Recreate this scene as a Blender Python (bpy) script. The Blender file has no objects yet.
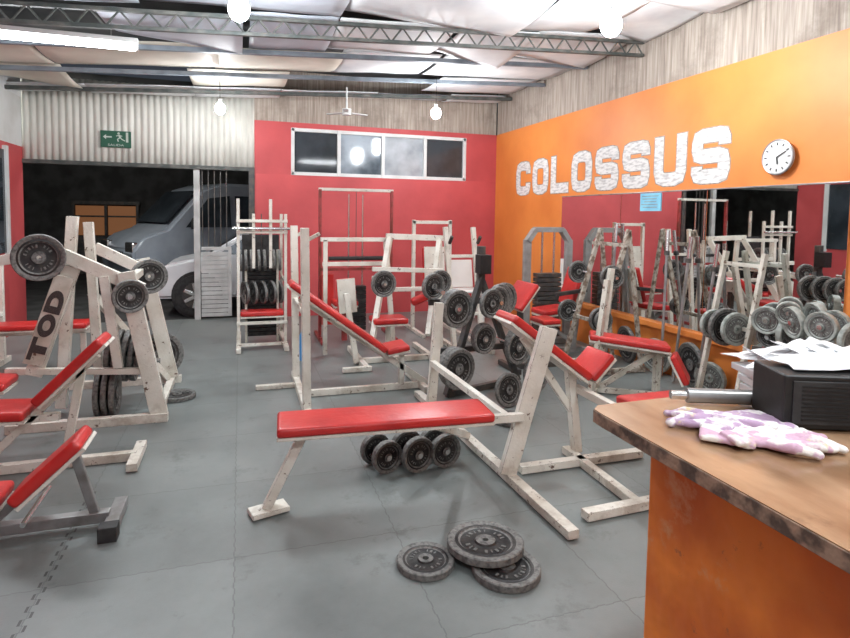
import bpy, bmesh, math, random
from mathutils import Matrix, Vector
random.seed(7)
S=bpy.context.scene
COL=S.collection
V=Vector
def link(o): COL.objects.link(o); return o
# ---------------- materials ----------------
def newmat(name):
    m=bpy.data.materials.new(name); m.use_nodes=True
    nt=m.node_tree; b=nt.nodes['Principled BSDF']
    return m,nt,b
def rgb(c): return (c[0],c[1],c[2],1)
def noisy(name,c1,c2,scale=5,lo=.45,hi=.6,rough=.5,metal=0,bump=0,bscale=40,detail=6,rough2=None,stretch=None):
    m,nt,b=newmat(name); N=nt.nodes; L=nt.links
    tc=N.new('ShaderNodeTexCoord'); mp=N.new('ShaderNodeMapping')
    L.new(tc.outputs['Object'],mp.inputs[0])
    if stretch: mp.inputs['Scale'].default_value=stretch
    n=N.new('ShaderNodeTexNoise'); n.inputs['Scale'].default_value=scale; n.inputs['Detail'].default_value=detail
    L.new(mp.outputs[0],n.inputs['Vector'])
    r=N.new('ShaderNodeValToRGB'); r.color_ramp.elements[0].position=lo; r.color_ramp.elements[1].position=hi
    r.color_ramp.elements[0].color=rgb(c1); r.color_ramp.elements[1].color=rgb(c2)
    L.new(n.outputs['Fac'],r.inputs[0]); L.new(r.outputs[0],b.inputs['Base Color'])
    b.inputs['Roughness'].default_value=rough; b.inputs['Metallic'].default_value=metal
    if bump:
        n2=N.new('ShaderNodeTexNoise'); n2.inputs['Scale'].default_value=bscale; L.new(mp.outputs[0],n2.inputs['Vector'])
        bp=N.new('ShaderNodeBump'); bp.inputs['Strength'].default_value=bump; bp.inputs['Distance'].default_value=.01
        L.new(n2.outputs['Fac'],bp.inputs['Height']); L.new(bp.outputs[0],b.inputs['Normal'])
    return m
def emit(name,c,s):
    m,nt,b=newmat(name); b.inputs['Base Color'].default_value=rgb(c)
    b.inputs['Emission Color'].default_value=rgb(c); b.inputs['Emission Strength'].default_value=s; return m
def add_spots(m,c,scale,lo,hi,rough=.7,low=0):
    nt=m.node_tree;N=nt.nodes;L=nt.links;b=N['Principled BSDF']
    src=b.inputs['Base Color'].links[0].from_socket
    tc=N.new('ShaderNodeTexCoord'); n=N.new('ShaderNodeTexNoise'); n.inputs['Scale'].default_value=scale; n.inputs['Detail'].default_value=10
    n.inputs['Roughness'].default_value=rough
    L.new(tc.outputs['Object'],n.inputs['Vector'])
    fac=n.outputs['Fac']
    if low:
        ge=N.new('ShaderNodeNewGeometry'); sx=N.new('ShaderNodeSeparateXYZ'); L.new(ge.outputs['Position'],sx.inputs[0])
        mr=N.new('ShaderNodeMapRange'); mr.inputs['From Min'].default_value=0; mr.inputs['From Max'].default_value=.25; mr.inputs['To Min'].default_value=low; mr.inputs['To Max'].default_value=0
        L.new(sx.outputs[2],mr.inputs[0]); ad=N.new('ShaderNodeMath'); ad.operation='ADD'; L.new(fac,ad.inputs[0]); L.new(mr.outputs[0],ad.inputs[1]); fac=ad.outputs[0]
    r=N.new('ShaderNodeValToRGB'); r.color_ramp.elements[0].position=lo; r.color_ramp.elements[1].position=hi
    L.new(fac,r.inputs[0])
    mx=N.new('ShaderNodeMix'); mx.data_type='RGBA'
    L.new(r.outputs[0],mx.inputs[0]); L.new(src,mx.inputs[6]); mx.inputs[7].default_value=rgb(c)
    L.new(mx.outputs[2],b.inputs['Base Color'])
def edge_wear(m,c,radius=.007,amount=1.0):
    nt=m.node_tree;N=nt.nodes;L=nt.links;b=N['Principled BSDF']
    src=b.inputs['Base Color'].links[0].from_socket
    bv=N.new('ShaderNodeBevel'); bv.samples=3; bv.inputs['Radius'].default_value=radius
    ge=N.new('ShaderNodeNewGeometry'); vm=N.new('ShaderNodeVectorMath'); vm.operation='DOT_PRODUCT'
    L.new(bv.outputs[0],vm.inputs[0]); L.new(ge.outputs['Normal'],vm.inputs[1])
    mr=N.new('ShaderNodeMapRange'); mr.inputs['From Min'].default_value=.995; mr.inputs['From Max'].default_value=.86; mr.inputs['To Min'].default_value=0; mr.inputs['To Max'].default_value=.22
    L.new(vm.outputs['Value'],mr.inputs[0])
    tc=N.new('ShaderNodeTexCoord'); n=N.new('ShaderNodeTexNoise'); n.inputs['Scale'].default_value=16; n.inputs['Detail'].default_value=8; n.inputs['Roughness'].default_value=.7
    L.new(tc.outputs['Object'],n.inputs['Vector'])
    ad=N.new('ShaderNodeMath'); ad.operation='ADD'; L.new(mr.outputs[0],ad.inputs[0]); L.new(n.outputs['Fac'],ad.inputs[1])
    r=N.new('ShaderNodeValToRGB'); r.color_ramp.elements[0].position=.66; r.color_ramp.elements[1].position=.70; L.new(ad.outputs[0],r.inputs[0])
    mx=N.new('ShaderNodeMix'); mx.data_type='RGBA'; L.new(r.outputs[0],mx.inputs[0]); L.new(src,mx.inputs[6]); mx.inputs[7].default_value=rgb(c); L.new(mx.outputs[2],b.inputs['Base Color'])
cream=noisy('chipped_cream_paint',(.74,.725,.655),(.55,.52,.44),5,.40,.74,.38,bump=.2,bscale=60,detail=9); add_spots(cream,(.12,.075,.05),18,.625,.65,.70,.03); add_spots(cream,(.36,.30,.24),6,.60,.85,.7,.14); edge_wear(cream,(.11,.07,.05))
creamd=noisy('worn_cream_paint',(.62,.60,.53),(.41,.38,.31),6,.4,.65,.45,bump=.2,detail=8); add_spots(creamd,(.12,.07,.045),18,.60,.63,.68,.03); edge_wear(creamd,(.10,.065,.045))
rust=noisy('rusty_paint',(.42,.38,.32),(.17,.12,.085),22,.45,.6,.6)
red=noisy('red_vinyl',(.56,.032,.028),(.42,.018,.018),4,.4,.7,.33,bump=.2,bscale=25); add_spots(red,(.28,.05,.045),40,.63,.69)
redpipe=noisy('red_pipe',(.30,.04,.04),(.17,.03,.02),10,.45,.6,.4)
black=noisy('black_iron',(.016,.016,.018),(.045,.043,.04),18,.4,.7,.45,metal=.3,bump=.2)
dark=noisy('dark_steel',(.05,.05,.052),(.10,.085,.07),14,.4,.65,.5,metal=.3)
platerim=noisy('worn_grey_iron',(.19,.19,.18),(.07,.07,.068),50,.42,.68,.5,metal=.2,bump=.3,bscale=80)
platerim2=noisy('greygreen_iron',(.36,.39,.36),(.17,.19,.17),20,.42,.66,.5,bump=.3,bscale=80)
steel=noisy('grey_steel',(.34,.34,.34),(.20,.19,.18),10,.4,.7,.35,metal=.6)
greypaint=noisy('grey_painted_steel',(.30,.30,.29),(.20,.19,.18),10,.4,.7,.4)
chrome=noisy('chrome',(.7,.7,.7),(.45,.43,.4),10,.5,.8,.2,metal=.95)
silver=noisy('silver_paint',(.66,.68,.70),(.74,.76,.78),3,.4,.6,.25,metal=.1)
vanpaint=noisy('blue_grey_van_paint',(.27,.31,.36),(.32,.36,.41),3,.4,.6,.3,metal=.1)
glassd=noisy('dark_glass',(.02,.025,.03),(.04,.05,.06),2,.4,.6,.06)
rubber=noisy('black_rubber',(.015,.015,.016),(.03,.03,.03),20,.4,.6,.7)
white=noisy('white_paint',(.70,.72,.72),(.58,.59,.57),3,.4,.7,.5)
gatem=noisy('grey_white_gate',(.50,.51,.50),(.34,.34,.33),4,.4,.7,.5)
plastic=noisy('white_plastic',(.75,.75,.73),(.65,.65,.63),3,.4,.7,.35)
paper=noisy('white_plastic_paper',(.82,.83,.84),(.70,.72,.74),8,.4,.6,.45,bump=.3,bscale=12)
boxblk=noisy('black_plastic',(.005,.005,.006),(.010,.010,.010),30,.4,.6,.5)
blue=noisy('blue_paper',(.25,.62,.78),(.2,.52,.7),6,.4,.6,.6)
bluep=noisy('blue_plastic',(.05,.3,.65),(.04,.25,.6),6,.4,.6,.4)
redwall=noisy('red_plaster',(.56,.080,.085),(.42,.055,.06),1.6,.35,.7,.6,bump=.1,bscale=15,detail=8)
orange=noisy('orange_plaster',(.78,.26,.055),(.64,.185,.035),1.3,.35,.7,.5,bump=.1,bscale=15,detail=8)
ceilwhite=noisy('ceiling_sheet',(.80,.82,.82),(.54,.57,.60),1.9,.38,.7,.6,bump=.3,bscale=5,detail=9)
ceilblue=noisy('ceiling_sheet_bluish',(.54,.58,.64),(.38,.42,.48),1.4,.35,.7,.6,bump=.3,bscale=5,detail=8)
ceilcream=noisy('ceiling_sheet_cream',(.78,.75,.65),(.54,.51,.43),1.4,.35,.7,.6,bump=.3,bscale=5,detail=8)
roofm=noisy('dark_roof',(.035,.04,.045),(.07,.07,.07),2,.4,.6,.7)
trussm=noisy('truss_steel',(.045,.055,.052),(.11,.11,.10),8,.4,.65,.6)
purlm=noisy('bluegrey_purlin',(.22,.26,.30),(.13,.16,.19),5,.4,.65,.5)
corr=noisy('white_corrugated',(.72,.72,.66),(.54,.54,.49),2,.35,.75,.6,stretch=(6,1,1))
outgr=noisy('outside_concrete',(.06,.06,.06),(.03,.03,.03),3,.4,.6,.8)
warmw=emit('warm_lit_panel',(.32,.13,.05),.35)
green=emit('green_sign',(.01,.09,.05),.03)
whitemark=noisy('white_mark',(.55,.6,.55),(.48,.53,.48),6,.4,.6,.5)
inkmark=noisy('dark_worn_ink',(.03,.025,.025),(.14,.12,.10),30,.52,.68,.6)
letterw=noisy('worn_grey_white_lettering',(.72,.71,.69),(.46,.45,.44),40,.46,.62,.7,detail=10,stretch=(.3,1,.5))
letterg=noisy('grey_letter_outline',(.22,.19,.16),(.40,.34,.27),24,.4,.65,.6)
cloth=noisy('lilac_patterned_cloth',(.76,.72,.72),(.44,.30,.44),34,.47,.55,.9,bump=.4,bscale=60,detail=3); add_spots(cloth,(.62,.50,.26),14,.60,.66)
cloth2=noisy('cream_patterned_cloth',(.76,.72,.67),(.56,.36,.46),28,.52,.60,.9,bump=.4,bscale=60,detail=3); add_spots(cloth2,(.62,.50,.26),12,.60,.66)
bulbm=emit('lamp_glow',(.95,.98,1),240)
tubem=emit('tube_glow',(.93,.97,1),28)
ctr=noisy('orange_counter_paint',(.76,.23,.03),(.52,.115,.018),4,.35,.65,.5,bump=1.0,bscale=10,detail=10)
add_spots(ctr,(.62,.30,.13),6,.58,.68); add_spots(ctr,(.30,.10,.04),14,.61,.69)
wood=noisy('varnished_plywood',(.22,.12,.065),(.42,.27,.165),2.2,.38,.62,.18,bump=.05,detail=10,stretch=(3,1,1))
add_spots(wood,(.09,.04,.025),3,.58,.72)
woodedge=noisy('worn_edge',(.08,.055,.04),(.28,.19,.13),24,.45,.6,.6,bump=.5,bscale=40)
def reedmat():
    m,nt,b=newmat('reed_screen'); N=nt.nodes;L=nt.links
    tc=N.new('ShaderNodeTexCoord'); n=N.new('ShaderNodeTexNoise'); mp=N.new('ShaderNodeMapping'); mp.inputs['Scale'].default_value=(30,30,1.4)
    L.new(tc.outputs['Object'],mp.inputs[0]); L.new(mp.outputs[0],n.inputs['Vector']); n.inputs['Scale'].default_value=1.5; n.inputs['Detail'].default_value=4
    r=N.new('ShaderNodeValToRGB'); r.color_ramp.elements[0].position=.30; r.color_ramp.elements[1].position=.68
    r.color_ramp.elements[0].color=(.25,.205,.17,1); r.color_ramp.elements[1].color=(.47,.41,.35,1)
    L.new(n.outputs['Fac'],r.inputs[0]); L.new(r.outputs[0],b.inputs['Base Color']); b.inputs['Roughness'].default_value=.8
    bp=N.new('ShaderNodeBump'); bp.inputs['Strength'].default_value=.5; bp.inputs['Distance'].default_value=.01
    L.new(n.outputs['Fac'],bp.inputs['Height']); L.new(bp.outputs[0],b.inputs['Normal'])
    return m
reed=reedmat(); add_spots(reed,(.20,.16,.13),1.6,.50,.72)
def floormat():
    m,nt,b=newmat('grey_rubber_mats'); N=nt.nodes;L=nt.links
    tc=N.new('ShaderNodeTexCoord'); geo=N.new('ShaderNodeNewGeometry'); sp=N.new('ShaderNodeSeparateXYZ'); L.new(geo.outputs['Position'],sp.inputs[0])
    def math_(op,a,bv=None):
        n=N.new('ShaderNodeMath'); n.operation=op
        for i,x in enumerate((a,bv)):
            if x is None: continue
            if isinstance(x,(int,float)): n.inputs[i].default_value=x
            else: L.new(x,n.inputs[i])
        return n.outputs[0]
    def seam(a,bb,x0,P=.727,wd=.0042,teeth=.014):
        s=math_('SINE',math_('MULTIPLY',bb,84.0)); s=math_('MULTIPLY',s,6.0); s=math_('MAXIMUM',math_('MINIMUM',s,1.0),-1.0)
        x=math_('ADD',math_('ADD',math_('MULTIPLY',a,1/P),.5-x0/P),math_('MULTIPLY',s,teeth))
        f=math_('ABSOLUTE',math_('SUBTRACT',math_('FRACT',x),.5))
        return math_('LESS_THAN',f,wd/P)
    x,y=sp.outputs[0],sp.outputs[1]
    near=math_('MULTIPLY',math_('LESS_THAN',x,-.5),math_('LESS_THAN',y,3.4))
    teeth=seam(x,y,-.03,.727,.005,.018)
    straight=math_('MAXIMUM',seam(x,y,-.03,.727,.0028,.003),seam(y,x,.35,.727,.0028,.003))
    n=N.new('ShaderNodeTexNoise'); n.inputs['Scale'].default_value=1.1; n.inputs['Detail'].default_value=10; n.inputs['Roughness'].default_value=.65
    L.new(tc.outputs['Object'],n.inputs['Vector'])
    def cell(a,x0): return math_('FLOOR',math_('ADD',math_('MULTIPLY',a,1/.727),-x0/.727))
    cmb=N.new('ShaderNodeCombineXYZ'); L.new(cell(x,-.03),cmb.inputs[0]); L.new(cell(y,.35),cmb.inputs[1])
    wn=N.new('ShaderNodeTexWhiteNoise'); L.new(cmb.outputs[0],wn.inputs['Vector'])
    fac=math_('ADD',n.outputs['Fac'],math_('MULTIPLY',math_('SUBTRACT',wn.outputs['Value'],.5),.10))
    r=N.new('ShaderNodeValToRGB'); r.color_ramp.elements[0].position=.32; r.color_ramp.elements[1].position=.7
    r.color_ramp.elements[0].color=(.122,.138,.134,1); r.color_ramp.elements[1].color=(.212,.233,.226,1)
    L.new(fac,r.inputs[0])
    se=math_('MAXIMUM',math_('MULTIPLY',math_('MULTIPLY',teeth,near),.95),math_('MULTIPLY',straight,.38))
    mx=N.new('ShaderNodeMix'); mx.data_type='RGBA'; L.new(se,mx.inputs[0]); L.new(r.outputs[0],mx.inputs[6]); mx.inputs[7].default_value=(.03,.032,.032,1)
    n3=N.new('ShaderNodeTexNoise'); n3.inputs['Scale'].default_value=5; n3.inputs['Detail'].default_value=12; n3.inputs['Roughness'].default_value=.75; L.new(tc.outputs['Object'],n3.inputs['Vector'])
    r3=N.new('ShaderNodeValToRGB'); r3.color_ramp.elements[0].position=.56; r3.color_ramp.elements[1].position=.72; L.new(n3.outputs['Fac'],r3.inputs[0])
    mx3=N.new('ShaderNodeMix'); mx3.data_type='RGBA'; L.new(math_('MULTIPLY',r3.outputs[0],.7),mx3.inputs[0]); L.new(mx.outputs[2],mx3.inputs[6]); mx3.inputs[7].default_value=(.07,.074,.07,1)
    L.new(mx3.outputs[2],b.inputs['Base Color'])
    mr=N.new('ShaderNodeMapRange'); mr.inputs['To Min'].default_value=.20; mr.inputs['To Max'].default_value=.60; L.new(n.outputs['Fac'],mr.inputs[0]); L.new(mr.outputs[0],b.inputs['Roughness'])
    n2=N.new('ShaderNodeTexNoise'); n2.inputs['Scale'].default_value=180; L.new(tc.outputs['Object'],n2.inputs['Vector'])
    bp=N.new('ShaderNodeBump'); bp.inputs['Strength'].default_value=.15; bp.inputs['Distance'].default_value=.004
    L.new(n2.outputs['Fac'],bp.inputs['Height']); L.new(bp.outputs[0],b.inputs['Normal'])
    return m
floorm=floormat()
mirrorm,nt_,b_=newmat('mirror_glass'); b_.inputs['Base Color'].default_value=(.82,.85,.84,1); b_.inputs['Metallic'].default_value=1; b_.inputs['Roughness'].default_value=.015
# ---------------- mesh helpers ----------------
def finish(bm,name,mats,smooth=False,parent=None,loc=None):
    me=bpy.data.meshes.new(name); bmesh.ops.recalc_face_normals(bm,faces=bm.faces); bm.to_mesh(me); bm.free()
    for m in (mats if isinstance(mats,(list,tuple)) else [mats]): me.materials.append(m)
    if smooth:
        for p in me.polygons: p.use_smooth=True
        try: me.set_sharp_from_angle(angle=math.radians(40))
        except Exception: pass
    o=bpy.data.objects.new(name,me); link(o)
    if parent: o.parent=parent
    if loc: o.location=loc
    return o
def frame(p1,p2,up=(0,0,1)):
    z=(V(p2)-V(p1)).normalized(); u=V(up)
    if abs(z.dot(u))>.98: u=V((1,0,0))
    x=u.cross(z).normalized(); y=z.cross(x)
    return Matrix((x,y,z)).transposed().to_4x4()
def bm_box(bm,M,w,h,l,bev=.004,seg=2):
    r=bmesh.ops.create_cube(bm,size=1,matrix=M@Matrix.Diagonal((w,h,l,1)))
    if bev>0:
        es=list({e for v in r['verts'] for e in v.link_edges})
        bmesh.ops.bevel(bm,geom=es,offset=bev,segments=seg,affect='EDGES',profile=.6)
def bm_beam(bm,p1,p2,w,h,bev=.004,up=(0,0,1),seg=2):
    p1,p2=V(p1),V(p2); M=Matrix.Translation((p1+p2)/2)@frame(p1,p2,up)
    bm_box(bm,M,w,h,(p2-p1).length,bev,seg)
def bm_tube(bm,p1,p2,r,seg=14,r2=None):
    p1,p2=V(p1),V(p2); M=Matrix.Translation((p1+p2)/2)@frame(p1,p2)
    bmesh.ops.create_cone(bm,cap_ends=True,segments=seg,radius1=r,radius2=r if r2 is None else r2,depth=(p2-p1).length,matrix=M)
def box(name,lo,hi,mat,parent=None,kind=None,bev=0):
    lo,hi=V(lo),V(hi); bm=bmesh.new(); s=hi-lo
    bm_box(bm,Matrix.Identity(4),s.x,s.y,s.z,bev)
    o=finish(bm,name,mat,parent=parent); o.location=(lo+hi)/2
    if kind: o['kind']=kind
    return o
def tag(o,label,cat,group=None,kind=None):
    o['label']=label; o['category']=cat
    if group:o['group']=group
    if kind:o['kind']=kind
    return o
class T:
    def __init__(s,name,label,cat,org,group=None,rot=0,local=False):
        s.e=bpy.data.objects.new(name,None); s.e.empty_display_size=.1; link(s.e); s.e.location=org; s.e.rotation_euler=(0,0,rot)
        s.o=V((0,0,0)) if local else V(org); tag(s.e,label,cat,group)
    def L(s,p): return V(p)-s.o
    def beam(s,n,p1,p2,w=.05,h=.05,m=None,up=(0,0,1),bev=.004):
        m=m or cream
        if m in (cream,creamd,rust) and n not in('foot',): w*=.88; h*=.88
        bm=bmesh.new(); bm_beam(bm,s.L(p1),s.L(p2),w,h,bev,up); return finish(bm,n,m,parent=s.e)
    def tube(s,n,p1,p2,r=.015,m=None,seg=14):
        bm=bmesh.new(); bm_tube(bm,s.L(p1),s.L(p2),r,seg); return finish(bm,n,m or chrome,True,parent=s.e)
    def pad(s,n,p1,p2,w,t=.055,m=None,up=(0,0,1),board=True):
        bm=bmesh.new(); a,b=s.L(p1),s.L(p2)
        Mf=frame(a,b,up); M=Matrix.Translation((a+b)/2)@Mf
        bm_box(bm,M,w,t,(b-a).length,t*.42,4)
        o=finish(bm,n,m or red,True,parent=s.e)
        if board:
            nrm=Mf.to_3x3()@V((0,1,0)); off=nrm*(-(t/2+.008))
            bm=bmesh.new(); bm_beam(bm,a+off,b+off,w*.92,.018,.002,up); finish(bm,n+'_board',cream,parent=s.e)
        return o
    def mesh(s,n,bm,m,smooth=False): return finish(bm,n,m,smooth,parent=s.e)
def plate_mesh(R,th,rim=platerim,face=black,seg=44):
    bm=bmesh.new(); h=th/2
    prof=[(.014,h*.9),(R*.26,h*.9),(R*.29,h*.45),(R*.66,h*.40),(R*.70,h*.55),(R*.72,h*.85),(R*.80,h*.72),(R*.90,h),(R*.97,h),(R,h*.75)]
    mi=[1,0,0,1,1,0,1,1,1]
    full=prof+[(r,-y) for r,y in reversed(prof)]; mm=mi+[1]+list(reversed(mi))
    rings=[]
    for r,y in full:
        rings.append([bm.verts.new((r*math.cos(2*math.pi*i/seg),r*math.sin(2*math.pi*i/seg),y)) for i in range(seg)])
    n=len(rings)
    for k in range(n):
        a,b=rings[k],rings[(k+1)%n]
        for i in range(seg):
            f=bm.faces.new((a[i],a[(i+1)%seg],b[(i+1)%seg],b[i])); f.material_index=mm[k] if k<len(mm) else 1
    for sgn in (1,-1):
        for i in range(22):
            if i%11 in (0,1,5): continue
            a=2*math.pi*i/22; rr=R*.5
            M=Matrix.Rotation(a,4,'Z')@Matrix.Translation((rr,0,sgn*h*.45))
            r=bmesh.ops.create_cube(bm,size=1,matrix=M@Matrix.Diagonal((R*.12,R*(.035 if i%2 else .07),h*.25,1)))
            for f in {f for v in r['verts'] for f in v.link_faces}: f.material_index=1
    me=bpy.data.meshes.new('weight_plate'); bmesh.ops.recalc_face_normals(bm,faces=bm.faces); bm.to_mesh(me); bm.free()
    me.materials.append(face); me.materials.append(rim)
    for p in me.polygons: p.use_smooth=True
    try: me.set_sharp_from_angle(angle=math.radians(35))
    except Exception: pass
    return me
_pm={}
def plate(loc,axis,R,th,label="round black iron weight plate with grey rim",group=None,rim=None,parent=None,name='weight_plate'):
    rim=rim or platerim
    k=(R,th,rim.name)
    if k not in _pm: _pm[k]=plate_mesh(R,th,rim,face=(platerim if rim is platerim2 else black))
    o=bpy.data.objects.new(name,_pm[k]); link(o)
    q=V(axis).normalized().to_track_quat('Z','Y'); o.rotation_mode='QUATERNION'; o.rotation_quaternion=q
    if parent: o.parent=parent; o.location=V(loc)
    else:
        o.location=loc; tag(o,label,'weight plate',group)
    return o
# ---------------- room ----------------
XL,XR,YB=-2.62,3.95,8.5
box('floor',(-3.2,-2.5,-.1),(4.2,YB+.1,0),floorm,kind='structure')
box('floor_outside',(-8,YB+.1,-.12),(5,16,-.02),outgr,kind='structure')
box('wall_right',(XR,-2.5,0),(XR+.15,YB+.15,2.82),orange,kind='structure')
box('trim_1',(XR+.01,-2.5,2.82),(XR+.08,YB,3.6),reed,kind='structure')
box('wall_left',(XL-.12,-2.5,0),(XL,7.95,2.3),redwall,kind='structure')
box('wall_left_column',(XL-.12,7.95,0),(XL,YB,2.3),redwall,kind='structure')
box('wall_left_upper',(XL-.12,-2.5,2.3),(XL,YB,2.92),white,kind='structure')
box('wall_left_top',(XL-.12,-2.5,2.92),(XL,YB,3.5),ceilwhite,kind='structure')
box('window_1',(XL-.005,6.6,1.0),(XL+.02,7.85,2.2),glassd,kind='structure')
box('trim_2',(XL,7.85,.95),(XL+.04,7.93,2.25),white,kind='structure')
box('wall_back',(.2,YB,0),(XR,YB+.12,2.07),redwall,kind='structure')
box('wall_back_left_of_window',(.2,YB,2.07),(.71,YB+.12,2.82),redwall,kind='structure')
box('wall_back_right_of_window',(3.42,YB,2.07),(XR,YB+.12,2.82),redwall,kind='structure')
box('wall_back_above_window',(.71,YB,2.74),(3.42,YB+.12,2.82),redwall,kind='structure')
box('trim_3',(.2,YB+.02,2.82),(XR,YB+.08,3.6),reed,kind='structure')
box('trim_6',(XR-.07,2.87,.435),(XR,6.45,.485),orange,kind='structure')
box('wall_behind',(XL-.12,-2.62,0),(XR+.15,-2.5,3.6),white,kind='structure')
box('ceiling',(-3,-2.6,3.55),(4.3,YB+.15,3.6),roofm,kind='structure')
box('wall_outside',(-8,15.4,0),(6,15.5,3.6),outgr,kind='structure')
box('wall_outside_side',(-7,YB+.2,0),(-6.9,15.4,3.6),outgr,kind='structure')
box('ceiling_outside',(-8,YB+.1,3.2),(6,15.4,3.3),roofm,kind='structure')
bm=bmesh.new(); n=260; x0,x1=XL,.2
vs=[]
for i in range(n+1):
    x=x0+(x1-x0)*i/n; y=YB+.02+.012*math.sin(2*math.pi*(x/.08))
    vs.append((bm.verts.new((x,y,2.14)),bm.verts.new((x,y,3.2))))
for i in range(n): bm.faces.new((vs[i][0],vs[i+1][0],vs[i+1][1],vs[i][1]))
hd=finish(bm,'door_1',corr,True); hd['kind']='structure'; m=hd.modifiers.new('s','SOLIDIFY'); m.thickness=.01
box('trim_4',(XL,YB-.02,2.1),(.2,YB+.1,2.15),trussm,kind='structure')
box('trim_5',(.12,YB-.03,0),(.2,YB+.1,2.15),dark,kind='structure')
w=T('window_2',"",'window',(2.06,YB+.05,2.4)); del w.e['label']; del w.e['category']; w.e['kind']='structure'
wx0,wx1,wz0,wz1=.71,3.42,2.07,2.74
for a,b in (((wx0,YB+.02,wz0+.02),(wx1,YB+.02,wz0+.02)),((wx0,YB+.02,wz1-.02),(wx1,YB+.02,wz1-.02)),((wx0+.02,YB+.02,wz0),(wx0+.02,YB+.02,wz1)),((wx1-.02,YB+.02,wz0),(wx1-.02,YB+.02,wz1))):
    w.beam('window_frame',a,b,.05,.05,white)
for i,x in enumerate((1.40,2.07,2.74)):
    w.beam('window_mullion',(x,YB+.01,wz0),(x,YB+.01,wz1),.05,.05,white)
winrefl=noisy('window_glass_painted_reflection',(.34,.40,.46),(.07,.09,.11),1.5,.4,.65,.08)  # dark pane with light reflections painted into its colour as pale blotches
winpale=noisy('window_glass_pale',(.50,.54,.58),(.24,.27,.30),1.8,.4,.65,.12)
for i,(a,b) in enumerate(((.73,1.38),(1.42,2.05),(2.09,2.72),(2.76,3.40))):
    bm=bmesh.new(); bm_box(bm,Matrix.Translation(w.L(((a+b)/2,YB+.04,(wz0+wz1)/2))),b-a,.01,wz1-wz0-.06,0)
    w.mesh('window_glass',bm,(glassd,winrefl,winpale,glassd)[i])
# ---------------- ceiling sheets & trusses ----------------
def cz(x): return 2.95+.055*(x-XL)
def sheet(x0,x1,y0,y1,sag,mat,skew=0,dz=0,tilt=0):
    bm=bmesh.new(); n=12; g=[]
    ph=random.random()*6; cx=(x0+x1)/2; z=cz(cx)+.04+dz
    for i in range(n+1):
        row=[]
        for j in range(n+1):
            u,v=i/n,j/n; x=x0+(x1-x0)*u; y=y0+(y1-y0)*v
            zz=cz(x)-cz(cx)-sag*math.sin(math.pi*v)+.003*math.sin(ph+u*9+v*3)+skew*(u-.5)*v+tilt*(v-.5)
            row.append(bm.verts.new((x-cx,y-(y0+y1)/2,zz)))
        g.append(row)
    for i in range(n):
        for j in range(n): bm.faces.new((g[i][j],g[i+1][j],g[i+1][j+1],g[i][j+1]))
    o=finish(bm,'ceiling_sheet',mat,True); o.location=(cx,(y0+y1)/2,z); m=o.modifiers.new('s','SOLIDIFY'); m.thickness=.008
    tag(o,"flat pale sheet panel sagging slightly between the roof beams","ceiling panel","hanging ceiling sheets")
ys=[-2.4,-1,0,1,2,3,4,5,6,7,8,8.49]
random.seed(21)
for r in range(len(ys)-1):
    x=XL+.01; c=0
    while x<XR-.05:
        wd=random.choice((.8,1.1,1.3,1.6)); x2=min(x+wd,XR-.01)
        if XR-x2<.4: x2=XR-.01
        mid=(x+x2)/2
        gap=(ys[r]==7 and (-2.0<mid<-1.0 or .9<mid<2.0)) or (ys[r]==5 and -2.2<mid<-1.3) or (ys[r]==6 and 2.4<mid<3.0)
        if not gap:
            mt=ceilblue if (ys[r] in (5,4) and mid<1) or random.random()<.12 else (ceilcream if ys[r] in (6,7) and mid<1.2 else ceilwhite)
            drop=random.random()<.25
            sheet(x-random.choice((0,.05)),x2-random.choice((.0,.02,.06)),ys[r]+random.uniform(.0,.05),ys[r+1]-random.uniform(.0,.04),random.uniform(.01,.04),mt,random.uniform(-.18,-.10) if drop else random.uniform(-.03,.03),random.uniform(-.02,.03),random.uniform(-.04,.04))
        x=x2; c+=1
def truss(y,h=.10,cw=.022):
    t=T('roof_truss',"dark steel lattice roof truss with zigzag webbing","roof truss",(.66,y,3.0),"roof trusses")
    f=lambda x,k:(x,y,cz(x)+.0-(h if k else 0))
    t.beam('chord',f(XL,1),f(XR,1),cw*1.4,cw,trussm); t.beam('chord',f(XL,0),f(XR,0),cw*1.4,cw,trussm)
    bm=bmesh.new(); n=64
    for i in range(n):
        xa=XL+(XR-XL)*i/n; xb=XL+(XR-XL)*(i+1)/n
        bm_tube(bm,t.L(f(xa,i%2==0)),t.L(f(xb,i%2==1)),.008,6)
    t.mesh('lattice',bm,trussm)
truss(5.0,.13,.03); truss(1.0,.13,.03)
for y,mt in ((3.0,purlm),(6,purlm),(7,purlm),(8,trussm)):
    o=T('ceiling_purlin',"straight blue-grey steel purlin under the ceiling sheets","purlin",(.66,y,3.05),"ceiling purlins")
    o.beam('bar',(XL,y,cz(XL)-.01),(XR,y,cz(XR)-.01),.05,.045,mt)
# ---------------- lamps ----------------
def bulb(x,y,z,e,R=.055):
    t=T('hanging_bulb',"glowing white bulb hanging from the ceiling on a cable","light bulb",(x,y,z),"hanging bulbs")
    t.tube('cable',(x,y,z+.06),(x,y,cz(x)+.02),.004,rubber,6)
    t.tube('socket',(x,y,z+.06),(x,y,z+.11),.02,white)
    bm=bmesh.new(); bmesh.ops.create_uvsphere(bm,u_segments=20,v_segments=12,radius=R,matrix=Matrix.Diagonal((1,1,1.15,1)))
    t.mesh('bulb_glass',bm,bulbm,True)
    l=bpy.data.lights.new('bulb_light','POINT'); l.energy=e; l.shadow_soft_size=.06; l.color=(.90,.96,1)
    lo=bpy.data.objects.new('bulb_light',l); link(lo); lo.location=(x,y,z-.14)
bulb(-.22,7.3,2.74,12,.058); bulb(0,4.1,2.86,44,.07); bulb(2.36,6.9,2.80,38,.065); bulb(2.63,3.7,2.94,56,.078)
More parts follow.
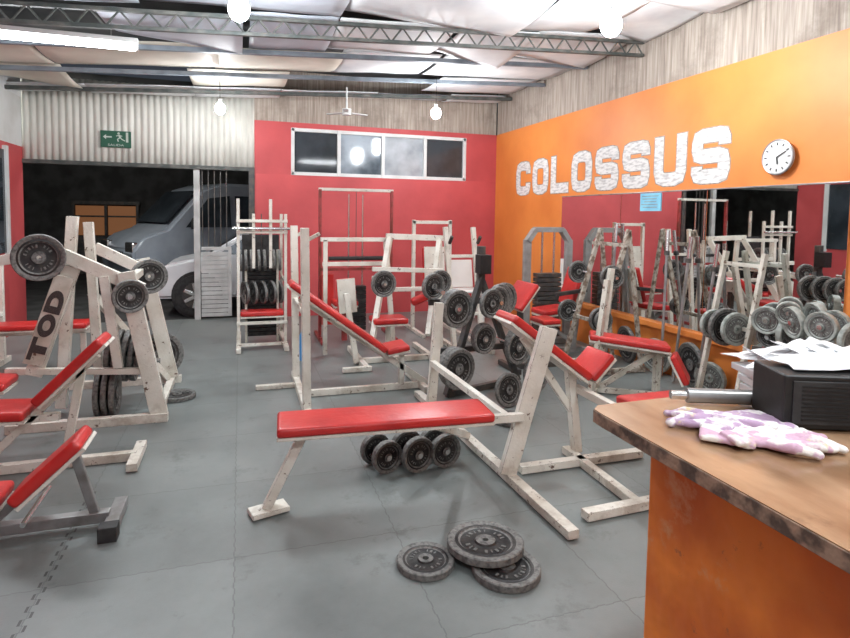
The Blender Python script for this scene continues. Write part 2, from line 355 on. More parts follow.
def tube(x0,x1,y,z,e):
    t=T('fluorescent_lamp',"glowing fluorescent tube in a white batten","fluorescent lamp",((x0+x1)/2,y,z),"fluorescent lamps")
    t.beam('lamp_batten',(x0,y,z+.055),(x1,y,z+.055),.06,.04,white); t.tube('lamp_tube',(x0+.02,y,z),(x1-.02,y,z),.026,tubem)
    for x in (x0+.01,x1-.01): t.beam('tube_holder',(x,y,z-.02),(x,y,z+.03),.03,.02,white)
    for x in (x0+.2,x1-.2): t.tube('hanger',(x,y,z+.06),(x,y,cz(x)+.02),.004,steel,6)
    l=bpy.data.lights.new('tube_light','AREA'); l.shape='RECTANGLE'; l.size=x1-x0; l.size_y=.05; l.energy=e; l.color=(.90,.96,1)
    lo=bpy.data.objects.new('tube_light',l); link(lo); lo.location=((x0+x1)/2,y,z-.04)
tube(-2.15,-.80,5.35,2.86,38); tube(-.4,.8,-.6,2.95,56); tube(1.6,2.8,.6,3.0,48)
f=T('ceiling_fan',"small white ceiling fan with three blades","ceiling fan",(1.35,7.6,2.85))
f.tube('rod',(1.35,7.6,2.88),(1.35,7.6,3.18),.012,white); f.tube('motor',(1.35,7.6,2.82),(1.35,7.6,2.9),.06,white,20)
for k in range(3):
    a=.3+k*2.094; d=V((math.cos(a),math.sin(a),0)); c=V((1.35,7.6,2.85)); f.beam('blade',c+d*.06,c+d*.30,.07,.008,white,bev=.001)
# ---------------- exit sign ----------------
e=T('exit_sign',"green emergency exit sign with running figure, arrow and lettering","exit sign",(-1.55,YB-.02,2.45)); e.e.scale=(.95,1,.9)
bm=bmesh.new(); bm_box(bm,Matrix.Identity(4),.38,.015,.24,.002); e.mesh('sign_board',bm,green)
bm=bmesh.new(); yy=-.010
def q2(pts):
    f=[bm.verts.new((x,yy,z)) for x,z in pts]; bm.faces.new(f)
def seg2(x0,z0,x1,z1,w=.014):
    d=V((x1-x0,z1-z0)).normalized(); n_=V((-d.y,d.x))*w/2; q2([(x0+n_.x,z0+n_.y),(x1+n_.x,z1+n_.y),(x1-n_.x,z1-n_.y),(x0-n_.x,z0-n_.y)])
q2([(-.16,.03),(-.12,.065),(-.12,.04),(-.05,.04),(-.05,.02),(-.12,.02),(-.12,-.005)])
q2([(.035+.016*math.cos(a*math.pi/5),.085+.016*math.sin(a*math.pi/5)) for a in range(10)])
seg2(.04,.065,.055,.02,.026); seg2(.052,.025,.02,.0); seg2(.02,.0,.03,-.035); seg2(.055,.022,.085,-.005); seg2(.085,-.005,.115,-.02); seg2(.04,.06,.005,.045,.011); seg2(.045,.06,.08,.045,.011)
seg2(.14,-.04,.14,.105,.03)
e.mesh('pictogram',bm,whitemark)
def textmesh(s,name,mat,parent,bold=0.0,extr=.0):
    cu=bpy.data.curves.new('t','FONT'); cu.body=s; cu.offset=bold; cu.extrude=extr; cu.size=1
    to=bpy.data.objects.new('t',cu); link(to); bpy.context.view_layer.update()
    me=bpy.data.meshes.new_from_object(to.evaluated_get(bpy.context.evaluated_depsgraph_get()))
    bpy.data.objects.remove(to)
    me.materials.clear(); me.materials.append(mat)
    xs=[v.co.x for v in me.vertices]; ysz=[v.co.y for v in me.vertices]
    cx,cy=(min(xs)+max(xs))/2,(min(ysz)+max(ysz))/2; W_,H_=max(xs)-min(xs),max(ysz)-min(ysz)
    for v in me.vertices: v.co.x=(v.co.x-cx)/W_; v.co.y=(v.co.y-cy)/H_
    o=bpy.data.objects.new(name,me); link(o); o.parent=parent
    return o
def place_text(o,loc,right,up,w,h):
    r=V(right).normalized(); u=V(up).normalized(); n=r.cross(u)
    M=Matrix((r*w,u*h,n)).transposed().to_4x4(); M.translation=V(loc); o.matrix_local=M
t_=textmesh("SALIDA",'sign_lettering',whitemark,e.e,.0); place_text(t_,(-.0,-.011,-.085),(1,0,0),(0,0,1),.20,.032)
# ---------------- COLOSSUS block letters ----------------
def thick(path,t,closed=False):
    n=len(path); Lp=[];Rp=[]
    P=[V((p[0],p[1])) for p in path]
    for i in range(n):
        a=P[i-1] if (i>0 or closed) else None; c_=P[(i+1)%n] if (i<n-1 or closed) else None; p=P[i]
        d1=(p-a).normalized() if a is not None else None; d2=(c_-p).normalized() if c_ is not None else None
        if d1 is None: d1=d2
        if d2 is None: d2=d1
        n1=V((-d1.y,d1.x)); n2=V((-d2.y,d2.x)); m_=(n1+n2).normalized(); k_=min(1/max(.35,m_.dot(n1)),1.6)
        Lp.append(p+m_*t/2*k_); Rp.append(p-m_*t/2*k_)
    return Lp,Rp
def chamfered(pts,r,closed):
    out=[]; n=len(pts); P=[V(p) for p in pts]
    for i in range(n):
        if not closed and i in (0,n-1): out.append(tuple(P[i])); continue
        a,p,c_=P[i-1],P[i],P[(i+1)%n]
        ra=min(r,(a-p).length*.45); rc=min(r,(c_-p).length*.45)
        s=p+(a-p).normalized()*ra; e_=p+(c_-p).normalized()*rc
        for k in range(3):
            t=k/2; out.append(tuple(s*(1-t)**2+p*2*t*(1-t)+e_*t*t))
    return out
def letter_mesh(ch,w_,h_,t,grow=0.0,depth=.006):
    W_=w_-t; H_=h_-t; m_=H_*.5; cl=False
    if ch=='C': path=chamfered([(W_,H_*.69),(W_,H_),(0,H_),(0,0),(W_,0),(W_,H_*.31)],.085,False)
    elif ch=='O': path=chamfered([(0,0),(W_,0),(W_,H_),(0,H_)],.09,True); cl=True
    elif ch=='L': path=[(0,H_+t/2),(0,0),(W_+t/2,0)]
    elif ch=='U': path=chamfered([(0,H_+t/2),(0,0),(W_,0),(W_,H_+t/2)],.085,False)
    else: path=chamfered([(W_,H_*.75),(W_,H_),(0,H_),(0,m_),(W_,m_),(W_,0),(0,0),(0,H_*.25)],.06,False)
    path=list(path)
    if not cl and grow:
        a,b=V(path[0]),V(path[1]); a=a+(a-b).normalized()*grow/2; path[0]=tuple(a)
        a,b=V(path[-1]),V(path[-2]); a=a+(a-b).normalized()*grow/2; path[-1]=tuple(a)
    A,B=thick(path,t+grow,cl)
    bm=bmesh.new(); n=len(path)
    a=[bm.verts.new((p.x-W_/2,p.y-H_/2,depth)) for p in A]; b=[bm.verts.new((p.x-W_/2,p.y-H_/2,depth)) for p in B]
    for i in range(n if cl else n-1): bm.faces.new((a[i],a[(i+1)%n],b[(i+1)%n],b[i]))
    bmesh.ops.recalc_face_normals(bm,faces=bm.faces)
    r=bmesh.ops.extrude_face_region(bm,geom=bm.faces[:]); 
    for v in [g for g in r['geom'] if isinstance(g,bmesh.types.BMVert)]: v.co.z=0
    return bm
c=T('wall_lettering',"large flat worn grey-white block lettering on orange wall","wall lettering",(XR,5.76,2.07))
yA,yZ=7.80,3.80; step=(yA-yZ)/8
def orient(o,yloc,xoff):
    M=Matrix((V((0,-1,0)),V((0,0,1)),V((-1,0,0)))).transposed().to_4x4(); M.translation=V((xoff,yloc,0)); o.matrix_local=M
for i,ch in enumerate("COLOSSUS"):
    yc=yA-step*(i+.5)-5.76
    lw=step*.86
    o=c.mesh('letter_outline',letter_mesh(ch,lw,.485,.125,.020,.0015),letterg); orient(o,yc,-.0)
    o=c.mesh('letter',letter_mesh(ch,lw,.485,.125,.0,.003),letterw); orient(o,yc,-.0)
# ---------------- clock ----------------
k=T('wall_clock',"round white wall clock with thin grey rim and black hands","clock",(XR-.02,3.35,1.99))
bm=bmesh.new(); bm_tube(bm,(0,0,0),(-.025,0,0),.128,40); k.mesh('clock_face',bm,white)
bm=bmesh.new(); seg=48
R1,R2=.13,.008
rings=[]
for i in range(seg):
    a=2*math.pi*i/seg; rings.append([bm.verts.new((-.02+R2*math.cos(b),(R1+R2*math.sin(b))*math.cos(a),(R1+R2*math.sin(b))*math.sin(a))) for b in [2*math.pi*j/8 for j in range(8)]])
for i in range(seg):
    for j in range(8): bm.faces.new((rings[i][j],rings[i][(j+1)%8],rings[(i+1)%seg][(j+1)%8],rings[(i+1)%seg][j]))
k.mesh('clock_rim',bm,steel,True)
bm=bmesh.new()
for i in range(12):
    a=2*math.pi*i/12; d=V((0,math.sin(a),math.cos(a))); bm_beam(bm,V((-.027,0,0))+d*.09,V((-.027,0,0))+d*.11,.008,.003,0,up=(1,0,0))
k.mesh('hour_marks',bm,rubber)
for nm,ang,l,wd in (('hour_hand',3.0,.055,.010),('minute_hand',1.1,.085,.006)):
    bm=bmesh.new(); d=V((0,-math.sin(ang),math.cos(ang))); bm_beam(bm,(-.03,0,0),V((-.03,0,0))+d*l,wd,.003,0,up=(1,0,0)); k.mesh(nm,bm,rubber)
# ---------------- mirror ----------------
mm=T('wall_mirror',"long wall mirror in panes along the orange wall","mirror",(XR-.01,4.2,1.13))
ysm=[6.45,5.25,4.05,2.80]
for i in range(3):
    bm=bmesh.new(); ya,yb=ysm[i],ysm[i+1]; bm_box(bm,Matrix.Translation(mm.L((XR-.008,(ya+yb)/2,1.13))),.012,abs(ya-yb)-.006,1.28,.0015); mm.mesh('mirror_pane',bm,mirrorm)
mm.beam('mirror_edge',(XR-.012,6.45,1.775),(XR-.012,2.80,1.775),.02,.012,steel)
nt=T('paper_notice',"light blue paper notice with faint lines taped on the mirror","notice",(XR-.020,4.78,1.675))
bm=bmesh.new(); bm_box(bm,Matrix.Identity(4),.004,.30,.18,0); nt.mesh('sheet',bm,blue)
bm=bmesh.new()
for i in range(5): bm_box(bm,Matrix.Translation((-.003,.01*(i%2),.06-i*.028)),.001,.24-.03*(i%3),.007,0)
nt.mesh('faint_lines',bm,steel)
# ---------------- outside ----------------
g=T('half_gate',"grey-white metal half gate with louvres beside a pale post","gate",(-.4,YB+.05,0))
g.beam('gate_post',(-.57,YB+.05,0),(-.57,YB+.05,2.12),.08,.08,gatem)
g.beam('gate_rail',(-.52,YB+.05,1.0),(-.12,YB+.05,1.0),.04,.05,gatem); g.beam('gate_rail',(-.52,YB+.05,.06),(-.12,YB+.05,.06),.04,.05,gatem)
g.beam('gate_stile',(-.14,YB+.05,.04),(-.14,YB+.05,1.02),.045,.045,gatem)
bm=bmesh.new()
for i in range(14):
    z=.12+i*.062; bm_beam(bm,g.L((-.52,YB+.05,z)),g.L((-.15,YB+.05,z)),.012,.055,.002)
g.mesh('gate_louvres',bm,gatem)
bm=bmesh.new()
for i in range(5): bm_beam(bm,g.L((-.50+i*.08,YB+.05,1.02)),g.L((-.50+i*.08,YB+.05,2.1)),.014,.014,.002)
g.mesh('gate_bars',bm,dark)
def prism(prof,y0,y1,taper=.0,zt=1.0):
    bm=bmesh.new(); A=[];B=[]
    for x,z in prof:
        k=taper*max(0,(z-zt)); A.append(bm.verts.new((x,y0+k,z))); B.append(bm.verts.new((x,y1-k,z)))
    n=len(prof); bm.faces.new(A); bm.faces.new(list(reversed(B)))
    for i in range(n): bm.faces.new((A[i],B[i],B[(i+1)%n],A[(i+1)%n]))
    bmesh.ops.recalc_face_normals(bm,faces=bm.faces)
    bmesh.ops.bevel(bm,geom=bm.edges[:],offset=.045,segments=3,affect='EDGES')
    return bm
def wheel(t,x,y,z,R):
    bm=bmesh.new(); bm_tube(bm,(x,y-.1,z),(x,y+.1,z),R,32); t.mesh('tyre',bm,rubber,True)
    bm=bmesh.new(); bm_tube(bm,(x,y-.112,z),(x,y-.09,z),R*.66,24)
    t.mesh('wheel_rim',bm,dark,True)
    bm=bmesh.new()
    for i in range(7):
        a=i*math.pi*2/7; d=V((math.cos(a),0,math.sin(a))); bm_beam(bm,(x,y-.12,z),V((x,y-.12,z))+d*R*.62,.05,.02,.003,up=(0,1,0))
    t.mesh('wheel_spokes',bm,chrome)
vn=T('van',"tall blue-grey minivan parked outside the open shutter","van",(-.10,12.15,0),rot=math.radians(28),local=True)
prof=[(-2.15,.35),(-2.25,.85),(-2.05,1.08),(-1.65,1.22),(-1.0,1.92),(-.6,2.05),(2.4,2.05),(2.5,.35)]
vn.mesh('body',prism(prof,-.85,.85,.12,1.0),vanpaint,True)
bm=bmesh.new(); ff=[V((-1.60,-.72,1.28)),V((-1.05,-.66,1.86)),V((-1.05,.66,1.86)),V((-1.60,.72,1.28))]; ff=[p+V((-.035,0,.04)) for p in ff]; bm.faces.new([bm.verts.new(p) for p in ff]); vn.mesh('windscreen',bm,glassd)
for pts in ([(-1.35,1.24),(-.92,1.76),(-.5,1.82),(-.5,1.24)],[(-.4,1.24),(-.4,1.82),(.7,1.82),(.7,1.24)],[(.8,1.24),(.8,1.82),(2.1,1.82),(2.1,1.24)]):
    bm=bmesh.new(); bm.faces.new([bm.verts.new((x,-.865+.12*(z-1),z)) for x,z in pts]); vn.mesh('side_window',bm,glassd)
wheel(vn,-1.5,-.80,.33,.33); wheel(vn,1.7,-.80,.33,.33)
for yy_ in (-.62,.62):
    bm=bmesh.new(); bm_box(bm,Matrix.Translation((-2.17,yy_,.9)),.12,.35,.18,.03); vn.mesh('headlight',bm,chrome)
bm=bmesh.new(); bm_box(bm,Matrix.Translation((-2.24,0,.74)),.05,.8,.16,.01); vn.mesh('grille',bm,rubber)
bm=bmesh.new(); bm_beam(bm,(-1.2,-.84,1.28),(-1.25,-1.02,1.34),.12,.16,.02); vn.mesh('wing_mirror',bm,rubber)
cr=T('car',"low silver car parked close to the doorway","car",(0,9.62,0),local=True)
prof=[(-1.15,.25),(-1.2,.58),(-1.0,.76),(-.50,.86),(.0,1.18),(1.6,1.24),(2.3,.92),(3.0,.88),(3.0,.25)]
cr.mesh('body',prism(prof,-.72,.72,.25,.85),silver,True)
bm=bmesh.new(); bm.faces.new([bm.verts.new((x,-.735+.25*max(0,z-.85),z)) for x,z in [(-.32,.89),(.04,1.12),(1.5,1.17),(2.0,.90)]]); cr.mesh('side_window',bm,glassd)
bm=bmesh.new(); bm.faces.new([bm.verts.new(p) for p in [(-.47,-.60,.905),(-.05,-.54,1.175),(-.05,.54,1.175),(-.47,.60,.905)]]); cr.mesh('windscreen',bm,glassd)
wheel(cr,-.60,-.68,.3,.3); wheel(cr,2.2,-.68,.3,.3)
bm=bmesh.new(); bm_tube(bm,(-.60,-.735,.30),(-.60,-.70,.30),.35,28); cr.mesh('wheel_arch',bm,rubber)
bm=bmesh.new(); bm_box(bm,Matrix.Translation((-1.08,-.52,.64)),.2,.34,.12,.03); cr.mesh('headlight',bm,chrome)
bm=bmesh.new(); bm_box(bm,Matrix.Translation((-1.16,-.2,.42)),.1,.9,.12,.02); cr.mesh('bumper_grille',bm,rubber)
p=T('garage_window',"warm-lit window with dark frame across the yard","lit window",(-3.05,15.3,0))
p.beam('wall_below',(-3.7,15.33,.45),(-2.35,15.33,.45),.04,.9,dark); p.beam('window_head',(-3.75,15.3,1.70),(-2.3,15.3,1.70),.08,.08,dark)
for i in range(2):
    bm=bmesh.new(); bm_box(bm,Matrix.Translation(p.L((-3.38+i*.68,15.33,1.28))),.60,.04,.70,.01); p.mesh('window_pane',bm,warmw)
    bm=bmesh.new(); bm_box(bm,Matrix.Translation(p.L((-3.38+i*.68,15.30,1.38))),.60,.03,.04,.004); p.mesh('window_bar',bm,dark)
for x in (-3.72,-3.04,-2.36): p.beam('window_jamb',(x,15.3,.9),(x,15.3,1.7),.07,.06,dark)
l=bpy.data.lights.new('added_yard_fill','POINT'); l.energy=130; l.color=(1,.97,.92); l.shadow_soft_size=.2; lo=bpy.data.objects.new('added_yard_fill',l); link(lo); lo.location=(-2.4,9.3,2.9)  # added fill light without a fixture, brightens the vehicles outside
# ---------------- MACHINES ----------------
b=T('flat_bench',"flat bench with red vinyl pad on chipped cream steel frame","weight bench",(.9,2.85,0))
b.pad('bench_pad',(.17,2.86,.455),(1.27,2.78,.455),.27,.048)
b.beam('frame_rail',(.25,2.86,.39),(1.5,2.80,.39),.05,.05)
b.beam('leg',(.30,2.86,.40),(.12,2.88,.03),.07,.05); b.beam('foot',(.04,2.85,.02),(.22,2.90,.02),.10,.025)
b.beam('base_beam',(1.47,2.22,.03),(1.40,4.45,.03),.07,.05)
b.beam('upright',(1.43,2.84,.05),(1.66,2.82,.88),.05,.11)
b.beam('upright',(1.42,4.15,.05),(1.47,4.15,.83),.05,.08)
b.beam('crossbar',(1.44,2.86,.36),(1.42,4.15,.36),.05,.05)
b.beam('brace',(1.0,2.82,.38),(1.42,3.4,.06),.04,.05)
b=T('incline_press_bench',"incline press bench with long red pad and tall cream uprights","weight bench",(.8,4.7,0))
for y in (4.25,5.12):
    b.beam('upright',(.47,y,.04),(.45,y,1.40),.06,.07); b.beam('bar_hook',(.45,y,1.30),(.56,y,1.36),.04,.03,creamd)
b.beam('base_beam',(.47,4.1,.03),(.47,5.3,.03),.06,.06); b.beam('foot',(.12,4.98,.02),(.5,4.98,.02),.06,.035)
b.beam('crossbar',(.46,4.25,.75),(.46,5.12,.75),.04,.04)
b.pad('back_pad',(.38,4.68,.95),(1.16,4.68,.37),.27,.05)
b.beam('incline_rail',(.46,4.68,.82),(1.55,4.68,.04),.05,.06); b.beam('base_rail',(.47,4.68,.03),(1.5,4.68,.03),.05,.06)
b.pad('seat_pad',(1.17,4.68,.36),(1.36,4.68,.39),.27,.05)
b.beam('seat_post',(1.32,4.68,.05),(1.32,4.68,.34),.05,.05); b.beam('foot',(1.5,4.5,.03),(1.5,5.1,.03),.05,.05)
b=T('decline_bench',"V-shaped bench with two red pads on cream steel stand","weight bench",(1.9,2.9,0))
b.pad('back_pad',(1.50,3.05,.92),(2.03,3.05,.53),.26,.05); b.pad('seat_pad',(2.04,3.05,.52),(2.18,3.05,.66),.26,.05)
b.beam('base_beam',(1.55,2.92,.03),(2.4,2.92,.03),.07,.05); b.beam('post',(2.0,3.02,.04),(1.95,3.05,.56),.06,.06)
b.beam('foot',(1.62,2.36,.03),(2.1,2.38,.03),.06,.045); b.beam('side_beam',(1.95,2.36,.03),(1.97,3.1,.03),.06,.05)
b.beam('brace',(1.62,3.05,.78),(1.97,3.05,.3),.04,.05)
b.beam('front_post',(2.1,2.38,.04),(2.15,2.5,.46),.05,.05); b.pad('front_pad',(2.0,2.55,.49),(2.4,2.55,.49),.22,.05)
b.beam('pad_rail',(2.0,2.55,.44),(2.0,3.05,.44),.05,.05)
b=T('incline_bench',"small incline bench with red back pad on cream frame","weight bench",(-1.0,3.74,0))
b.pad('back_pad',(-1.10,3.74,.42),(-.76,3.74,.76),.26,.055); b.pad('seat_pad',(-1.5,3.74,.38),(-1.14,3.74,.36),.28,.055)
b.beam('base_beam',(-1.6,3.74,.03),(-.60,3.74,.03),.06,.06); b.beam('foot',(-.60,3.55,.03),(-.60,3.92,.03),.06,.045)
b.beam('support',(-.88,3.74,.60),(-.98,3.74,.05),.05,.05); b.beam('brace',(-.80,3.74,.66),(-1.40,3.74,.05),.05,.05); b.beam('seat_rail',(-1.55,3.74,.31),(-1.0,3.74,.31),.05,.05)
b=T('low_bench',"low sit-up bench with red pads on grey steel frame","weight bench",(-.9,2.95,0))
b.pad('back_pad',(-.97,2.98,.20),(-.70,2.98,.45),.24,.055); b.pad('seat_pad',(-1.35,2.98,.22),(-1.02,2.98,.20),.24,.055)
b.beam('base_rail',(-1.5,2.98,.05),(-.60,2.98,.05),.05,.05,steel); b.beam('foot',(-.58,2.86,.03),(-.58,3.15,.03),.06,.05,steel)
b.beam('foot_cap',(-.58,2.81,.035),(-.58,2.88,.035),.08,.07,rubber); b.beam('brace',(-.80,2.98,.34),(-1.1,2.98,.06),.03,.04,steel); b.beam('brace',(-.74,2.98,.36),(-.66,2.98,.06),.03,.04,steel)
b.tube('adjuster_bar',(-.9,2.8,.14),(-.9,3.16,.14),.012,chrome)
# big left plate machine
b=T('plate_loaded_machine',"large plate loaded press machine in cream steel","gym machine",(-1.0,4.8,0))
b.beam('base_beam',(-1.5,4.42,.03),(-.50,4.40,.03),.07,.07); b.beam('base_beam',(-1.5,5.40,.03),(-.50,5.40,.03),.07,.07)
b.beam('foot',(-.58,4.4,.03),(-.58,5.4,.03),.06,.05)
b.beam('upright',(-.56,4.42,.05),(-.76,4.42,1.08),.06,.13); b.beam('upright',(-.58,5.38,.05),(-.80,5.38,1.1),.06,.13)
b.beam('tall_post',(-1.26,4.75,.05),(-1.16,4.75,1.46),.08,.08); b.beam('tall_post',(-1.00,4.75,.05),(-1.06,4.75,1.42),.07,.07)
b.beam('slanted_beam',(-1.15,4.45,1.2),(-.66,4.45,.95),.06,.10); b.beam('slanted_beam',(-1.15,5.35,1.2),(-.68,5.35,.95),.06,.10)
b.beam('lever_arm',(-1.75,4.5,1.12),(-1.2,4.55,1.22),.06,.08); b.beam('crossbar',(-.74,4.42,1.02),(-.78,5.38,1.02),.06,.06)
b.beam('diagonal_leg',(-1.10,4.47,1.12),(-1.34,4.44,.38),.05,.12); b.tube('plate_pin',(-1.25,4.36,1.17),(-1.25,4.75,1.17),.02)
b.tube('plate_pin',(-.72,4.3,.92),(-.72,4.7,.92),.02); b.beam('rear_brace',(-1.05,4.75,.9),(-.60,5.3,.06),.05,.06); b.beam('inner_post',(-.82,4.43,.40),(-.90,4.43,1.05),.05,.07)
b.beam('mid_rail',(-1.5,4.44,.42),(-.6,4.44,.36),.05,.05)
b.pad('seat_pad',(-1.7,4.3,.40),(-1.42,4.3,.38),.28,.055)
b.tube('storage_pin',(-.62,4.6,.45),(-.92,4.6,.5),.018); b.tube('storage_pin',(-.62,5.0,.3),(-.95,5.0,.32),.018)
sg=T('sign_board',"narrow slanted plate with bold dark stylised vertical lettering","sign",(-1.23,4.40,.76))
d=(V((-1.10,4.45,1.12))-V((-1.34,4.41,.38))).normalized(); rgt=V((1,0,0))-d*d.x; rgt.normalize()
bm=bmesh.new(); bm_beam(bm,-d*.31,d*.31,.12,.012,.002,up=(0,1,0)); sg.mesh('board',bm,creamd)
for i,ch in enumerate("TOD"):
    o=textmesh(ch,'letter',inkmark,sg.e,.07); place_text(o,V((0,-.009,0))+d*(-.20+i*.165),d,-rgt,.158,.10)
plate((-1.26,4.34,1.19),(.25,-1,0),.155,.045,"large round iron weight plate with grey lettered rim on machine arm",rim=platerim)
plate((-.72,4.32,.92),(.3,-1,0),.115,.035,"small iron weight plate on machine pin")
plate((-.70,5.05,.98),(.3,-1,0),.14,.04,"iron weight plate on the machine crossbar")
for i in range(5): plate((-.90+i*.05,4.6,.50-.008*i),(1,0,-.15),.15,.035,"dark iron weight plate racked on storage pin","plates on machine storage pins")
for i in range(3): plate((-.92+i*.06,5.0,.32),(1,0,-.1),.17,.04,"dark iron weight plate racked on storage pin","plates on machine storage pins")
for i in range(3): plate((-.98+i*.05,4.62,.17),(1,0,0),.165,.035,"dark iron weight plate leaning low in the machine","plates on machine storage pins")
plate((-.70,5.58,.21),(.3,-1,.1),.205,.05,"big dark weight plate leaning by the machine")
plate((-.49,4.93,.02),(0,0,1),.14,.035,"dark weight plate lying flat on the floor")
b=T('rear_press_bench',"cream press bench with red pad near the window wall","weight bench",(-1.9,6.2,0))
b.pad('bench_pad',(-2.3,6.0,.45),(-1.35,6.0,.45),.27,.05); b.beam('frame_rail',(-2.3,6.0,.39),(-1.3,6.0,.39),.05,.06)
b.beam('leg',(-1.4,6.0,.38),(-1.4,6.0,.03),.05,.05); b.beam('foot',(-1.4,5.75,.03),(-1.4,6.25,.03),.05,.05)
for y in (5.55,6.45): b.beam('upright',(-2.2,y,.04),(-2.2,y,1.0),.06,.06)
b.beam('base_beam',(-2.2,5.4,.03),(-2.2,6.6,.03),.06,.06); b.beam('crossbar',(-2.2,5.55,.5),(-2.2,6.45,.5),.05,.05)
# floor plates
plate((.755,2.25,.016),(0,0,1),.125,.030,"small weight plate lying flat on the grey mat")
plate((1.065,2.10,.018),(0,0,1),.145,.034,"weight plate at the bottom of a small stack")
plate((1.03,2.24,.055),(.02,.035,1),.170,.036,"large weight plate resting on top of another")
def dumbbell(x,y,z,ax,R=.09,ln=.32,grp="dumbbells",label="round headed iron dumbbell",n=2,rim=None,thk=.04):
    t=T('dumbbell',label,'dumbbell',(x,y,z),grp); a=V(ax).normalized()
    bm=bmesh.new(); bm_tube(bm,-a*ln*.5,a*ln*.5,.016); t.mesh('handle',bm,chrome,True)
    for s in (-1,1):
        for i in range(n): plate(a*s*(ln*.5-.03-i*(thk+.002)),a,R-(.012*i),thk,rim=rim,parent=t.e,name='dumbbell_plate')
dumbbell(.79,3.22,.095,(.30,-1,0),.095,.20,n=1); dumbbell(.97,3.18,.105,(.25,-1,0),.105,.20,n=1); dumbbell(1.15,3.20,.10,(.20,-1,0),.10,.20,n=1)
# plate tree
b=T('plate_tree',"black steel A-frame weight tree","plate rack",(1.95,4.5,0))
b.beam('leg',(1.62,4.35,.02),(1.98,4.5,1.0),.05,.05,dark); b.beam('leg',(2.40,4.60,.02),(1.96,4.5,1.0),.05,.05,dark); b.beam('base_bar',(1.62,4.35,.03),(2.40,4.6,.03),.05,.05,dark)
b.beam('top_post',(1.97,4.5,.9),(1.97,4.5,1.25),.06,.06,dark); b.beam('top_block',(1.97,4.45,1.02),(1.97,4.45,1.18),.12,.10,boxblk)
for x,z in ((1.66,.76),(2.03,.80),(1.66,.28),(2.2,.42),(1.52,.9),(1.9,.5)):
    b.tube('plate_pin',(x,4.2,z),(x,4.62,z),.016)
b.beam('cross_rail',(1.5,4.5,.78),(2.1,4.5,.78),.04,.05,dark); b.beam('cross_rail',(1.6,4.5,.36),(2.3,4.55,.36),.04,.05,dark)
for x,y,z,R in ((1.66,4.24,.76,.155),(1.66,4.32,.76,.15),(1.66,4.20,.28,.165),(1.66,4.26,.28,.165),(1.66,4.32,.28,.155),(1.94,4.20,.80,.12),(2.02,4.26,.80,.13),(2.08,4.34,.80,.14),(2.16,4.42,.80,.14),(2.2,4.22,.42,.14),(2.24,4.30,.42,.15),(2.28,4.38,.42,.15),(1.52,4.44,.92,.11),(1.9,4.24,.5,.12),(1.92,4.32,.5,.12)):
    plate((x,y,z),(.35,-1,0),R,.04,"iron weight plate loaded on the black weight tree","plates on the weight tree")
for x,y,z,R,ax in ((2.02,4.02,.135,.135,(.3,-1,.15)),(2.42,4.3,.16,.155,(.4,-1,.12)),(1.9,3.72,.02,.15,(0,0,1))):
    plate((x,y,z),ax,R,.035,"dark weight plate resting beside the weight tree","plates beside the weight tree")
# cable rack
b=T('cable_rack',"tall cream steel cable rack with dark weights in the middle","gym machine",(.2,6.7,0))
for x in (-.02,.14,.32,.48):
    for y in (6.5,7.2):
        if x in (.14,.32) and y>7: continue
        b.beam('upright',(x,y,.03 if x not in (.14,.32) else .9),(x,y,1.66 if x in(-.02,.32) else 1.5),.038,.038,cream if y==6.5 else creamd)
for z in (.06,.30,1.30,1.42): b.beam('crossbar',(-.04,6.47,z),(.5,6.47,z),.032,.038,cream)
for x in (-.02,.48): b.beam('foot',(x,6.3,.03),(x,7.3,.03),.05,.05,cream); b.beam('side_rail',(x,6.5,.75),(x,7.2,.75),.03,.03,creamd)
bm=bmesh.new(); bm_box(bm,Matrix.Translation(b.L((.23,6.98,.78))),.42,.04,.95,.006); b.mesh('back_shroud',bm,rubber)
bm=bmesh.new()
for i in range(16): bm_box(bm,Matrix.Translation(b.L((.23,6.8,.12+i*.05))),.34,.12,.043,.004)
b.mesh('weight_stack',bm,black)
b.beam('inner_frame',(.06,6.6,.06),(.06,6.6,1.1),.03,.03,creamd); b.beam('inner_frame',(.40,6.6,.06),(.40,6.6,1.1),.03,.03,creamd)
b.tube('bar',(-.08,6.42,1.34),(.55,6.42,1.34),.014,chrome); b.pad('seat_pad',(.0,6.55,.40),(.46,6.55,.40),.2,.06); b.tube('cable',(.23,6.7,.9),(.23,6.7,1.5),.006,dark,6)
for i,x in enumerate((.0,.06,.12,.2,.26,.36,.42)): plate((x,6.62,.98),(1,0,.05),.12,.03,"small dark weight plate stored in the cream rack","plates in the cable rack")
for i,x in enumerate((.05,.14,.24,.34,.42)): plate((x,6.62,.62),(1,.3,.05),.13,.03,"small dark weight plate stored in the cream rack","plates in the cable rack")
# lat pulldown
b=T('lat_pulldown_frame',"tall dark red tube frame lat machine","gym machine",(1.33,6.8,0))
for x in (.9,1.77): b.beam('upright',(x,6.8,.02),(x,6.8,1.8),.035,.035,redpipe)
b.beam('top_bar',(.88,6.8,1.8),(1.79,6.8,1.8),.035,.04,cream); b.beam('crossbar',(.9,6.8,.85),(1.77,6.8,.85),.035,.035,redpipe)
for x in (.9,1.77): b.beam('foot',(x,6.5,.02),(x,7.2,.02),.04,.04,redpipe)
b.tube('pull_bar',(1.0,6.78,.98),(1.7,6.78,.98),.025,rubber); b.tube('cable',(1.33,6.79,.98),(1.33,6.79,1.78),.004,dark,6)
b.tube('guide_rod',(1.25,6.85,.1),(1.25,6.85,1.75),.01); b.tube('guide_rod',(1.42,6.85,.1),(1.42,6.85,1.75),.01)
b.pad('seat_pad',(1.02,6.6,.48),(1.3,6.6,.48),.3,.06); b.beam('seat_post',(1.16,6.6,.03),(1.16,6.6,.45),.06,.06,redpipe)
b.beam('panel',(.98,6.72,.2),(.98,6.72,.8),.14,.03,red,up=(0,1,0))
